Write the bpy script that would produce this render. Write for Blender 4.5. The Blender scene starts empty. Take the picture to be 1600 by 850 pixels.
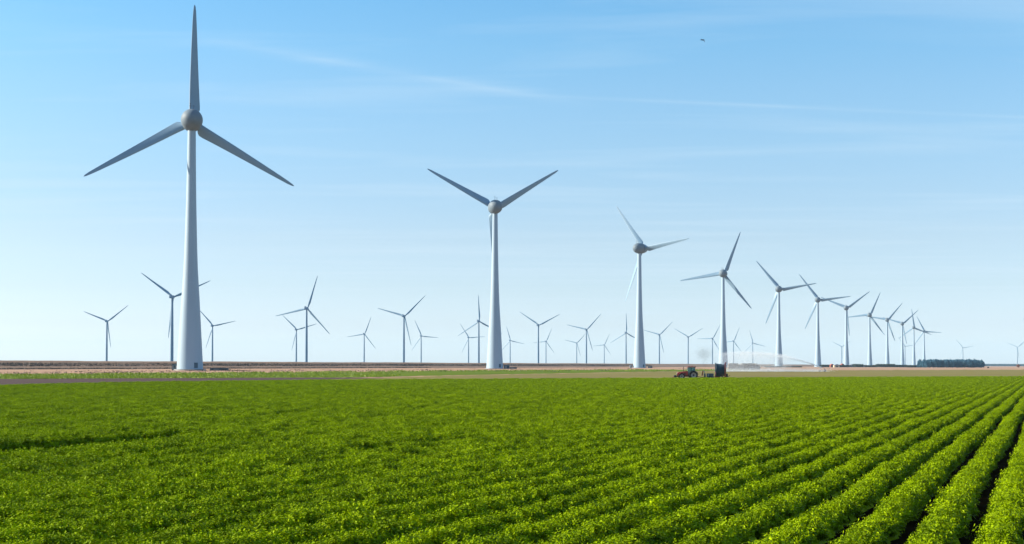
import bpy, bmesh, math, random
import numpy as np
from mathutils import Vector, Matrix, Euler

random.seed(7)
rng = np.random.default_rng(7)
S = bpy.context.scene
COL = S.collection
rad = math.radians

# ------------------------------------------------------------------ camera
F = 2200.0                    # focal length in pixels of the 1600 px wide photograph
EYE = 3.5
SHIFT = 91.0                  # the photograph is a crop: part of the low horizon is lens shift
TILT = math.atan((144.7 - SHIFT) / F)
ROLL = rad(0.12)
cam_d = bpy.data.cameras.new('camera')
cam = bpy.data.objects.new('camera', cam_d)
COL.objects.link(cam)
cam_d.sensor_width = 36.0
cam_d.lens = F / 1600.0 * 36.0
cam_d.shift_y = SHIFT / 1600.0
cam_d.clip_start = 0.2
cam_d.clip_end = 80000
CAM_R = Euler((math.pi / 2 + TILT, 0, 0)).to_matrix() @ Matrix.Rotation(ROLL, 3, 'Z')
cam.matrix_world = Matrix.Translation((0, 0, EYE)) @ CAM_R.to_4x4()
S.camera = cam

# ------------------------------------------------------------------ sky, sun, exposure
SUN_AZ = rad(-85)             # measured from +Y (the view) towards +X
SUN_EL = rad(25)
S.view_settings.view_transform = 'Standard'
S.view_settings.look = 'None'
S.view_settings.gamma = 1.0
S.view_settings.use_curve_mapping = False
S.view_settings.exposure = 1.2

W = bpy.data.worlds.new('World')
S.world = W
W.use_nodes = True
wn = W.node_tree.nodes
wl = W.node_tree.links
wn.clear()


def wnode(t, **kw):
    n = wn.new(t)
    for k, v in kw.items():
        setattr(n, k, v)
    return n


def wmath(op, a, b=None, c=None, clamp=False):
    n = wn.new('ShaderNodeMath')
    n.operation = op
    n.use_clamp = clamp
    for i, v in enumerate((a, b, c)):
        if v is None:
            continue
        if isinstance(v, (int, float)):
            n.inputs[i].default_value = v
        else:
            wl.new(v, n.inputs[i])
    return n.outputs[0]


sky = wnode('ShaderNodeTexSky', sky_type='NISHITA', sun_disc=False)
sky.sun_elevation = SUN_EL
sky.sun_rotation = SUN_AZ
sky.air_density = 1.0
sky.dust_density = 0.5
sky.ozone_density = 2.0
geo = wnode('ShaderNodeTexCoord')
sep = wnode('ShaderNodeSeparateXYZ')
wl.new(geo.outputs['Generated'], sep.inputs[0])
zc = wmath('MAXIMUM', sep.outputs['Z'], 0.012)
px_ = wmath('DIVIDE', sep.outputs['X'], zc)          # point on a high cloud sheet
py_ = wmath('DIVIDE', sep.outputs['Y'], zc)
comb = wnode('ShaderNodeCombineXYZ')
wl.new(px_, comb.inputs[0])
wl.new(py_, comb.inputs[1])
# colour grade of the clear sky with height above the horizon
grade = wnode('ShaderNodeValToRGB')
wl.new(wmath('MULTIPLY', sep.outputs['Z'], 1.0, clamp=True), grade.inputs['Fac'])
STOPS = [(0.0, (1.05, 1.24, 1.76)), (.009, (.99, 1.16, 1.64)), (.027, (.84, .94, 1.32)), (.054, (.79, .85, 1.07)), (.088, (.82, .84, .96)),
         (.122, (.80, .87, .96)), (.156, (.79, .92, .99)), (.19, (.76, .96, 1.03)), (.22, (.70, .99, 1.07)), (.25, (.63, .99, 1.10)), (.5, (.36, .78, 1.05))]
er = grade.color_ramp.elements
while len(er) < len(STOPS):
    er.new(0.5)
for e_, (p_, c_) in zip(er, STOPS):
    e_.position = p_
    e_.color = (*c_, 1)
hsv = wnode('ShaderNodeMix', data_type='RGBA', blend_type='MULTIPLY')
hsv.inputs['Factor'].default_value = 1.0
wl.new(sky.outputs[0], hsv.inputs['A'])
wl.new(grade.outputs[0], hsv.inputs['B'])


def cirrus(angle, sx, sy, scale, lo, hi, detail=5, seed=0.0):
    m = wnode('ShaderNodeMapping')
    m.inputs['Rotation'].default_value = (0, 0, angle)
    m.inputs['Scale'].default_value = (sx, sy, 1)
    m.inputs['Location'].default_value = (seed, seed * 0.7, seed * 0.3)
    wl.new(comb.outputs[0], m.inputs['Vector'])
    n = wnode('ShaderNodeTexNoise')
    n.inputs['Scale'].default_value = scale
    n.inputs['Detail'].default_value = detail
    n.inputs['Roughness'].default_value = 0.55
    n.inputs['Distortion'].default_value = 0.4
    wl.new(m.outputs[0], n.inputs['Vector'])
    r = wnode('ShaderNodeMapRange')
    r.inputs['From Min'].default_value = lo
    r.inputs['From Max'].default_value = hi
    wl.new(n.outputs['Fac'], r.inputs['Value'])
    return r.outputs[0]


def trail(x0, y0, x1, y1, width, fade):
    """a straight vapour trail on the cloud sheet"""
    L = math.hypot(x1 - x0, y1 - y0)
    ux, uy = (x1 - x0) / L, (y1 - y0) / L
    dx = wmath('SUBTRACT', px_, x0)
    dy = wmath('SUBTRACT', py_, y0)
    s = wmath('ADD', wmath('MULTIPLY', dx, ux), wmath('MULTIPLY', dy, uy))
    d = wmath('ABSOLUTE', wmath('SUBTRACT', wmath('MULTIPLY', dx, uy), wmath('MULTIPLY', dy, ux)))
    g = wmath('SUBTRACT', 1.0, wmath('DIVIDE', d, width), clamp=True)
    g = wmath('MULTIPLY', g, g)
    e0 = wmath('DIVIDE', s, fade, clamp=True)
    e1 = wmath('DIVIDE', wmath('SUBTRACT', L, s), fade, clamp=True)
    return wmath('MULTIPLY', g, wmath('MULTIPLY', e0, e1))


c1 = cirrus(0.45, 0.45, 1.5, 1.1, 0.50, 0.85, detail=9, seed=3.1)
c2 = cirrus(0.30, 0.16, 0.8, 0.55, 0.50, 0.85, detail=9, seed=8.4)
t1 = wmath('MULTIPLY', trail(-1.0, 4.27, 0.35, 5.45, 0.16, 0.45), cirrus(0.7, 0.7, 3.0, 1.6, 0.25, 0.7, seed=1.0))
t2 = wmath('MULTIPLY', trail(-0.1, 5.17, 3.2, 5.90, 0.075, 0.6), cirrus(0.2, 1.2, 2.0, 1.3, 0.2, 0.75, seed=4.0))
cl = wmath('ADD', wmath('MULTIPLY', c1, 0.30), wmath('MULTIPLY', c2, 0.52))
cl = wmath('ADD', cl, wmath('MULTIPLY', t1, 0.28))
cl = wmath('ADD', cl, wmath('MULTIPLY', t2, 0.22))
cl = wmath('MULTIPLY', cl, wmath('MULTIPLY', wmath('SUBTRACT', sep.outputs['Z'], 0.0), 18.0, clamp=True), clamp=True)
mixc = wnode('ShaderNodeMix', data_type='RGBA')
wl.new(cl, mixc.inputs['Factor'])
wl.new(hsv.outputs['Result'], mixc.inputs['A'])
mixc.inputs['B'].default_value = (4.0, 4.8, 5.4, 1)
bg = wnode('ShaderNodeBackground')
bg.inputs['Strength'].default_value = 0.0825
wl.new(mixc.outputs['Result'], bg.inputs['Color'])
wo = wnode('ShaderNodeOutputWorld')
wl.new(bg.outputs[0], wo.inputs['Surface'])

sun_d = bpy.data.lights.new('sun', 'SUN')
sun = bpy.data.objects.new('sun', sun_d)
COL.objects.link(sun)
sun_d.energy = 5.0
sun_d.angle = rad(0.53)
sun_d.color = (1.0, 0.88, 0.71)
SUNV = Vector((math.sin(SUN_AZ) * math.cos(SUN_EL), math.cos(SUN_AZ) * math.cos(SUN_EL), math.sin(SUN_EL)))
sun.rotation_euler = (-SUNV).to_track_quat('-Z', 'Y').to_euler()
sun.location = (-60, 10, 40)

S.render.engine = 'CYCLES'
S.cycles.max_bounces = 8
S.cycles.transparent_max_bounces = 8
S.cycles.use_denoising = True


# ------------------------------------------------------------------ helpers
def ray(px, py):
    return (CAM_R @ Vector(((px - 800) / F, (425 + SHIFT - py) / F, -1))).normalized()


def ground(px, py, z=0.0):
    d = ray(px, py)
    t = (z - EYE) / d.z
    return Vector((d.x * t, d.y * t, z))


def at(px, py, Y):
    d = ray(px, py)
    t = Y / d.y
    return Vector((d.x * t, Y, EYE + d.z * t))


def horizon_y(px):
    a, b = at(px, 560, 1000).z, at(px, 580, 1000).z
    return 560 + 20 * (a - EYE) / (a - b)


def mat(name, color, rough=0.6, noise=None, spread=0.15, metal=0.0, bump=0.0, spec=0.3, stretch=(1, 1, 1), coat=0.0):
    m = bpy.data.materials.new(name)
    m.use_nodes = True
    nt = m.node_tree
    b = nt.nodes['Principled BSDF']
    b.inputs['Roughness'].default_value = rough
    b.inputs['Metallic'].default_value = metal
    b.inputs['Specular IOR Level'].default_value = spec
    b.inputs['Coat Weight'].default_value = coat
    b.inputs['Base Color'].default_value = (*color, 1)
    if noise:
        tc = nt.nodes.new('ShaderNodeTexCoord')
        mp = nt.nodes.new('ShaderNodeMapping')
        mp.inputs['Scale'].default_value = stretch
        nz = nt.nodes.new('ShaderNodeTexNoise')
        nz.inputs['Scale'].default_value = noise
        nz.inputs['Detail'].default_value = 6
        nz.inputs['Roughness'].default_value = 0.65
        nt.links.new(tc.outputs['Object'], mp.inputs[0])
        nt.links.new(mp.outputs[0], nz.inputs['Vector'])
        rp = nt.nodes.new('ShaderNodeValToRGB')
        rp.color_ramp.elements[0].position = 0.3
        rp.color_ramp.elements[1].position = 0.7
        rp.color_ramp.elements[0].color = (*[c * (1 - spread) for c in color], 1)
        rp.color_ramp.elements[1].color = (*[min(1, c * (1 + spread)) for c in color], 1)
        nt.links.new(nz.outputs['Fac'], rp.inputs['Fac'])
        nt.links.new(rp.outputs[0], b.inputs['Base Color'])
        if bump:
            bp = nt.nodes.new('ShaderNodeBump')
            bp.inputs['Strength'].default_value = bump
            nt.links.new(nz.outputs['Fac'], bp.inputs['Height'])
            nt.links.new(bp.outputs[0], b.inputs['Normal'])
    return m


def leaf_mat(name, dark, light, trans=0.35, scale=0.5, spec=0.25, rough=0.55, isl=0.45):
    """thin leaf: reflects and lets light through, colour drifts between two greens"""
    m = bpy.data.materials.new(name)
    m.use_nodes = True
    nt = m.node_tree
    b = nt.nodes['Principled BSDF']
    out = nt.nodes['Material Output']
    tc = nt.nodes.new('ShaderNodeNewGeometry')
    nz = nt.nodes.new('ShaderNodeTexNoise')
    nz.inputs['Scale'].default_value = scale
    nz.inputs['Detail'].default_value = 5
    nt.links.new(tc.outputs['Position'], nz.inputs['Vector'])
    ad = nt.nodes.new('ShaderNodeMath')
    ad.operation = 'MULTIPLY_ADD'
    nt.links.new(tc.outputs['Random Per Island'], ad.inputs[0])
    ad.inputs[1].default_value = isl
    sb = nt.nodes.new('ShaderNodeMath')
    sb.operation = 'SUBTRACT'
    nt.links.new(nz.outputs['Fac'], sb.inputs[0])
    sb.inputs[1].default_value = isl / 2
    nt.links.new(sb.outputs[0], ad.inputs[2])
    rp = nt.nodes.new('ShaderNodeValToRGB')
    rp.color_ramp.elements[0].position = 0.2
    rp.color_ramp.elements[1].position = 0.8
    rp.color_ramp.elements[0].color = (*dark, 1)
    rp.color_ramp.elements[1].color = (*light, 1)
    nt.links.new(ad.outputs[0], rp.inputs['Fac'])
    nt.links.new(rp.outputs[0], b.inputs['Base Color'])
    b.inputs['Roughness'].default_value = rough
    b.inputs['Specular IOR Level'].default_value = spec
    tr = nt.nodes.new('ShaderNodeBsdfTranslucent')
    nt.links.new(rp.outputs[0], tr.inputs['Color'])
    mx = nt.nodes.new('ShaderNodeMixShader')
    mx.inputs[0].default_value = trans
    nt.links.new(b.outputs[0], mx.inputs[1])
    nt.links.new(tr.outputs[0], mx.inputs[2])
    nt.links.new(mx.outputs[0], out.inputs['Surface'])
    return m


def new_obj(name, mesh, parent=None, m=None):
    if m is not None:
        mesh.materials.clear()
        mesh.materials.append(m)
    o = bpy.data.objects.new(name, mesh)
    COL.objects.link(o)
    if parent is not None:
        o.parent = parent
    return o


def tag(o, label=None, cat=None, group=None, kind=None):
    if label:
        o['label'] = label
    if cat:
        o['category'] = cat
    if group:
        o['group'] = group
    if kind:
        o['kind'] = kind
    return o


def empty(name, loc, rz=0.0):
    o = bpy.data.objects.new(name, None)
    COL.objects.link(o)
    o.location = loc
    o.rotation_euler = (0, 0, rz)
    o.empty_display_size = 0.5
    return o


def pydata(name, v, f, smooth=False):
    me = bpy.data.meshes.new(name)
    me.from_pydata([tuple(p) for p in v], [], [tuple(q) for q in f])
    if smooth:
        for p in me.polygons:
            p.use_smooth = True
    me.update()
    return me


def fast_mesh(name, verts, nper):
    """many separate n-gons, nper vertices each; verts is (N*nper, 3)"""
    me = bpy.data.meshes.new(name)
    n = len(verts)
    me.vertices.add(n)
    me.vertices.foreach_set('co', np.ascontiguousarray(verts, dtype=np.float32).ravel())
    me.loops.add(n)
    me.loops.foreach_set('vertex_index', np.arange(n, dtype=np.int32))
    k = n // nper
    me.polygons.add(k)
    me.polygons.foreach_set('loop_start', np.arange(0, n, nper, dtype=np.int32))
    me.update(calc_edges=True)
    return me


class MB:
    """collects shapes into one mesh"""

    def __init__(s):
        s.bm = bmesh.new()

    def _xf(s, vs, M):
        if M is not None:
            bmesh.ops.transform(s.bm, matrix=M, verts=vs)

    def box(s, x0, x1, y0, y1, z0, z1, bevel=0.0, M=None):
        r = bmesh.ops.create_cube(s.bm, size=1)
        vs = r['verts']
        for v in vs:
            v.co = Vector(((x0 + x1) / 2 + v.co.x * (x1 - x0), (y0 + y1) / 2 + v.co.y * (y1 - y0),
                           (z0 + z1) / 2 + v.co.z * (z1 - z0)))
        if bevel:
            es = list({e for v in vs for e in v.link_edges})
            r = bmesh.ops.bevel(s.bm, geom=es, offset=bevel, segments=2, affect='EDGES', profile=0.5)
            vs = list({v for f in r['faces'] for v in f.verts} | {v for v in vs if v.is_valid})
        s._xf(vs, M)
        return s

    def tube(s, a, b, r0, r1=None, n=10, caps=True):
        a, b = Vector(a), Vector(b)
        r1 = r0 if r1 is None else r1
        d = b - a
        M = Matrix.Translation((a + b) / 2) @ d.to_track_quat('Z', 'Y').to_matrix().to_4x4()
        bmesh.ops.create_cone(s.bm, cap_ends=caps, segments=n, radius1=r0, radius2=r1, depth=d.length, matrix=M)
        return s

    def lathe(s, prof, n=32, M=None, close=False):
        """prof: (radius, height) pairs round z"""
        rings = []
        vs = []
        for r, z in prof:
            ring = []
            for i in range(n):
                t = 2 * math.pi * i / n
                ring.append(s.bm.verts.new((r * math.cos(t), r * math.sin(t), z)))
            rings.append(ring)
            vs += ring
        pairs = list(zip(rings[:-1], rings[1:]))
        if close:
            pairs.append((rings[-1], rings[0]))
        for A, B in pairs:
            for i in range(n):
                j = (i + 1) % n
                s.bm.faces.new((A[i], A[j], B[j], B[i]))
        if not close:
            s.bm.faces.new(rings[0][::-1])
            s.bm.faces.new(rings[-1])
        s._xf(vs, M)
        return s

    def prism(s, pts, y0, y1, M=None):
        """polygon in x,z extruded along y"""
        A = [s.bm.verts.new((x, y0, z)) for x, z in pts]
        B = [s.bm.verts.new((x, y1, z)) for x, z in pts]
        s.bm.faces.new(A)
        s.bm.faces.new(B[::-1])
        n = len(pts)
        for i in range(n):
            j = (i + 1) % n
            s.bm.faces.new((A[i], B[i], B[j], A[j]))
        s._xf(A + B, M)
        return s

    def mesh(s, name, smooth=False, angle=None):
        bmesh.ops.recalc_face_normals(s.bm, faces=s.bm.faces)
        me = bpy.data.meshes.new(name)
        s.bm.to_mesh(me)
        s.bm.free()
        if smooth:
            for p in me.polygons:
                p.use_smooth = True
            if angle:
                me.set_sharp_from_angle(angle=rad(angle))
        return me

    def build(s, name, m, parent=None, smooth=False, angle=None):
        return new_obj(name, s.mesh(name, smooth, angle), parent, m)


ROTY = Matrix.Rotation(math.pi / 2, 4, 'Y')
ROTX = Matrix.Rotation(math.pi / 2, 4, 'X')

# ------------------------------------------------------------------ materials
M_soil = mat('soil', (0.020, 0.013, 0.006), 1.0, 1.2, 0.4, bump=0.4, spec=0.0)
M_dry = mat('dry_field', (0.345, 0.217, 0.139), 0.95, 0.05, 0.22, spec=0.05, stretch=(0.15, 1, 1))
M_olive = mat('olive_grass', (0.169, 0.144, 0.045), 0.95, 0.08, 0.28, spec=0.05, stretch=(0.25, 1, 1))
M_green = mat('verge_grass', (0.090, 0.133, 0.003), 0.95, 0.12, 0.4, spec=0.05, stretch=(0.3, 1, 1))
M_track = mat('track', (0.075, 0.050, 0.044), 0.95, 0.15, 0.22, spec=0.05, stretch=(0.25, 1, 1))
M_dike = mat('dike_grass', (0.216, 0.144, 0.097), 0.95, 0.15, 0.3, spec=0.05, stretch=(0.3, 1, 1))
M_water = mat('water', (0.02, 0.05, 0.09), 0.15, 0.05, 0.2, spec=0.5)
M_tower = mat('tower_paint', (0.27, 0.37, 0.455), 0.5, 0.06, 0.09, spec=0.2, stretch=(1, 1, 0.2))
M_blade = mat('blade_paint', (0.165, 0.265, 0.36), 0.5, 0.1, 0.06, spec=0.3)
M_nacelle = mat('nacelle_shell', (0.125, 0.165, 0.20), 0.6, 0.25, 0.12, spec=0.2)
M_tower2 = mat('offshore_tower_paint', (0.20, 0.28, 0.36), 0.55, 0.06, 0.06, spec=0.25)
M_dark = mat('dark_metal', (0.03, 0.032, 0.035), 0.6, 3, 0.3)
M_grey = mat('grey_metal', (0.22, 0.22, 0.22), 0.55, 2, 0.2)
M_door = mat('door_blue', (0.03, 0.075, 0.12), 0.5, 1, 0.2)
M_kiosk = mat('kiosk_paint', (0.05, 0.085, 0.10), 0.6, 1, 0.2)
M_kiosk2 = mat('pale_kiosk', (0.30, 0.33, 0.36), 0.6, 1, 0.2)
M_red = mat('red_paint', (0.42, 0.02, 0.016), 0.35, 1.5, 0.3, coat=0.2, spec=0.5)
M_darkred = mat('dark_red_paint', (0.16, 0.018, 0.02), 0.5, 1.5, 0.3)
M_teal = mat('teal_paint', (0.012, 0.065, 0.10), 0.45, 1.5, 0.3)
M_rubber = mat('rubber', (0.018, 0.018, 0.02), 0.85, 4, 0.3)
M_rim = mat('rim_paint', (0.30, 0.28, 0.27), 0.5, 3, 0.2)
M_hose = mat('black_hose', (0.012, 0.042, 0.065), 0.6, 4, 0.3)
M_steel = mat('galvanised', (0.33, 0.34, 0.35), 0.45, 3, 0.2, metal=0.5)
M_white = mat('white_panel', (0.7, 0.7, 0.7), 0.5, 2, 0.1)
M_straw = mat('straw', (0.26, 0.235, 0.21), 0.95, 0.8, 0.35, bump=0.6, spec=0.05)
M_brick = mat('brick_red', (0.25, 0.075, 0.05), 0.9, 0.6, 0.25)
M_cream = mat('cream_wall', (0.48, 0.40, 0.27), 0.9, 0.4, 0.15)
M_roofr = mat('red_roof', (0.30, 0.09, 0.06), 0.85, 0.6, 0.25)
M_roofg = mat('grey_roof', (0.20, 0.22, 0.25), 0.8, 0.6, 0.2)
M_shed = mat('grey_shed', (0.30, 0.34, 0.37), 0.8, 0.3, 0.15)
M_bird = mat('feathers', (0.03, 0.032, 0.04), 0.8, 8, 0.3)
M_bark = mat('bark', (0.07, 0.05, 0.035), 0.95, 2, 0.3)
M_mound = mat('mound_earth', (0.17, 0.095, 0.045), 0.95, 0.3, 0.35, bump=0.5, spec=0.05)
M_crop = leaf_mat('crop_leaf', (0.046, 0.100, 0.0002), (0.320, 0.440, 0.0006), 0.08, 0.9, spec=0.03, isl=0.24)
M_wood = leaf_mat('hazy_wood_leaf', (0.014, 0.080, 0.135), (0.036, 0.130, 0.190), 0.15, 0.08)  # blue of the distance haze is tinted into the leaf colour
M_bush = leaf_mat('bush_leaf', (0.016, 0.032, 0.018), (0.045, 0.065, 0.03), 0.15, 0.2)
M_rust = leaf_mat('rust_leaf', (0.16, 0.06, 0.03), (0.28, 0.12, 0.06), 0.2, 0.3)
M_scrub = leaf_mat('dry_scrub', (0.018, 0.015, 0.014), (0.055, 0.044, 0.037), 0.15, 0.15)
M_weed = leaf_mat('weed_leaf', (0.085, 0.140, 0.002), (0.21, 0.29, 0.004), 0.2, 0.3)

M_glass = bpy.data.materials.new('cab_glass')
M_glass.use_nodes = True
_b = M_glass.node_tree.nodes['Principled BSDF']
_b.inputs['Base Color'].default_value = (0.35, 0.62, 0.65, 1)
_b.inputs['Roughness'].default_value = 0.05
_b.inputs['Transmission Weight'].default_value = 0.75
_b.inputs['IOR'].default_value = 1.2

M_drop = leaf_mat('water_drops', (0.70, 0.75, 0.80), (0.85, 0.88, 0.92), 0.5, 1.0)
M_soot = leaf_mat('soot', (0.06, 0.06, 0.06), (0.12, 0.12, 0.12), 0.2, 1.0)


# ------------------------------------------------------------------ ground sheets
def sheet(name, pts, z, m):
    """a flat sheet on the ground from its outline in metres, cut into a triangle fan by bmesh"""
    bm = bmesh.new()
    vs = [bm.verts.new((p[0], p[1], z)) for p in pts]
    f = bm.faces.new(vs)
    bmesh.ops.triangulate(bm, faces=[f])
    bmesh.ops.recalc_face_normals(bm, faces=bm.faces)
    me = bpy.data.meshes.new(name)
    bm.to_mesh(me)
    bm.free()
    if me.polygons[0].normal.z < 0:
        me.flip_normals()
    o = new_obj(name, me, None, m)
    o['kind'] = 'structure'
    return o


def dense(pix, step=25):
    out = []
    for (x0, y0), (x1, y1) in zip(pix[:-1], pix[1:]):
        n = max(1, int(abs(x1 - x0) / step))
        for i in range(n):
            t = i / n
            out.append((x0 + (x1 - x0) * t, y0 + (y1 - y0) * t))
    out.append(pix[-1])
    return out


sheet('ground', [(-6900, -150), (6900, -150), (6900, 13800), (-6900, 13800)], 0.0, M_dry)

# outline of the crop at its far side (pixel heights are those of the bare soil under it)
EDGE = [(-160, 612.5), (0, 607.3), (120, 603.2), (260, 600.4), (480, 597.6), (660, 596.0), (900, 594.6), (1300, 592.2), (1600, 590.6), (1800, 589.8)]
edge_g = [ground(x, y) for x, y in dense(EDGE)]
soil_pts = [(p.x, p.y) for p in edge_g] + [(edge_g[-1].x + 30, 10), (40, -4), (-40, -4), (edge_g[0].x - 20, 60)]
sheet('field_soil', soil_pts, 0.012, M_soil)


def band(name, top, bot, z, m):
    a = [ground(x, y + random.gauss(0, .16)) for x, y in dense(top, 7)]
    b = [ground(x, y + random.gauss(0, .12)) for x, y in dense(bot, 7)]
    return sheet(name, [(p.x, p.y) for p in a] + [(p.x, p.y) for p in b[::-1]], z, m)


band('grass_field', [(380, 593.6), (480, 592.4), (580, 590.8), (700, 587.2), (850, 584.6), (1000, 581.4), (1150, 579.6), (1300, 578.4), (1600, 577.6), (1900, 577.2)],
     [(380, 598.0), (480, 596.9), (660, 595.4), (900, 594.0), (1300, 591.7), (1600, 590.2), (1900, 589.2)], 0.020, M_olive)
band('grass_verge', [(-160, 588), (100, 586.3), (300, 584), (500, 582), (700, 579.6), (900, 578), (1060, 577.7), (1180, 578.2)],
     [(-160, 592.6), (0, 592.2), (300, 590.8), (560, 589.8), (700, 586.6), (850, 584), (1000, 581), (1180, 578.9)], 0.030, M_green)
band('farm_track', [(-160, 593.0), (0, 592.4), (300, 590.9), (480, 590.2), (600, 590.4)],
     [(-160, 606.5), (0, 602.2), (120, 599.6), (300, 596.6), (420, 594.4), (520, 592.4), (600, 590.9)], 0.040, M_track)
band('field_margin', [(-160, 606.3), (0, 602.0), (120, 599.4), (300, 596.4), (420, 594.3), (500, 593.2)],
     [(-160, 613), (0, 607.8), (120, 603.6), (260, 600.8), (420, 598.6), (500, 597.6)], 0.026, M_green)

# the dike runs away to the right; beyond it lies the lake
DK_D = Vector((158, 416, 0)).normalized()
DK_N = Vector((-DK_D.y, DK_D.x, 0))               # towards the lake
DK_O = Vector((-613, 0, 0))


def dk(s, n, z):
    p = DK_O + DK_D * s + DK_N * n
    return (p.x, p.y, z)


prof = [(-0.5, -0.3), (0, 0.02), (6, 0.9), (9, 1.35), (13, 1.9), (27, 3.9), (33, 5.0), (36, 5.35), (40, 5.4), (44, 5.2), (60, 1.0), (62, -0.3)]
s_list = np.concatenate([np.linspace(-160, 1500, 240), np.linspace(1520, 12800, 200)])
dv, df = [], []
for i, s in enumerate(s_list):
    for j, (n, z) in enumerate(prof):
        wob = 0.0
        if 2 <= j <= 9:
            wob = 0.12 * math.sin(s * 0.021 + j) + 0.10 * math.sin(s * 0.083 + 2 * j) + random.uniform(-.06, .06)
        dv.append(dk(s, n + wob * 2, max(z + wob, -0.3)))
npf = len(prof)
for i in range(len(s_list) - 1):
    for j in range(npf - 1):
        a = i * npf + j
        df.append((a, a + 1, a + npf + 1, a + npf))
me = pydata('dike', dv, df, True)
dike = new_obj('dike', me, None, M_dike)
dike['kind'] = 'structure'
lake = [dk(-160, 61.5, 0)[:2], dk(12900, 61.5, 0)[:2], (-6800, 13700), (-6800, 900)]
sheet('lake', lake, 0.02, M_water)


def blades_stuff(name, centers, height, width, lean=0.35, m=None, quads=False):
    """upright leaf blades, one triangle each"""
    n = len(centers)
    az = rng.uniform(0, 2 * math.pi, n)
    h = height * rng.uniform(0.55, 1.15, n)
    w = width * rng.uniform(0.6, 1.3, n)
    lx, ly = rng.normal(0, lean, n) * h, rng.normal(0, lean, n) * h
    v = np.zeros((n, 3, 3))
    v[:, 0] = centers + np.stack([np.cos(az) * w, np.sin(az) * w, 0 * w], 1)
    v[:, 1] = centers - np.stack([np.cos(az) * w, np.sin(az) * w, 0 * w], 1)
    v[:, 2] = centers + np.stack([lx, ly, h], 1)
    return new_obj(name, fast_mesh(name, v.reshape(-1, 3), 3), None, m)


def dike_strip(name, n0, n1, z0, z1, count, height, width, label, s0=-150, s1=3300, patch=0.0):
    # more blades where the dike is near
    t = rng.uniform(0, 1, count) ** 1.5
    s = s0 + (s1 - s0) * t
    if patch:
        keep = (np.sin(s * 0.013 + n0) + np.sin(s * 0.041 + 1.3) + rng.normal(0, .5, count)) > patch
        s = s[keep]
    k = rng.uniform(0, 1, len(s))
    n = n0 + (n1 - n0) * k
    z = z0 + (z1 - z0) * k
    c = np.stack([DK_O.x + DK_D.x * s + DK_N.x * n, DK_O.y + DK_D.y * s + DK_N.y * n, z], 1)
    o = blades_stuff(name, c, height, width, 0.3, M_scrub)
    tag(o, label, 'scrub', kind='stuff')
    return o


dike_strip('dry_scrub', 13, 27, 1.8, 3.7, 42000, 0.9, 0.35, 'dark brown dry scrub along the upper slope of the dike', s1=2400)
dike_strip('dry_scrub', -1, 4, 0.0, 0.5, 14000, 0.75, 0.35, 'low dark scrub in a line along the foot of the dike', s1=1500)


# ------------------------------------------------------------------ the crop
ROW_AZ = math.atan((1640 - 800) / F)               # rows run this far right of the view
RD = Vector((math.sin(ROW_AZ), math.cos(ROW_AZ), 0))
RN = Vector((math.cos(ROW_AZ), -math.sin(ROW_AZ), 0))
SPACING = 1.19


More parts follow.
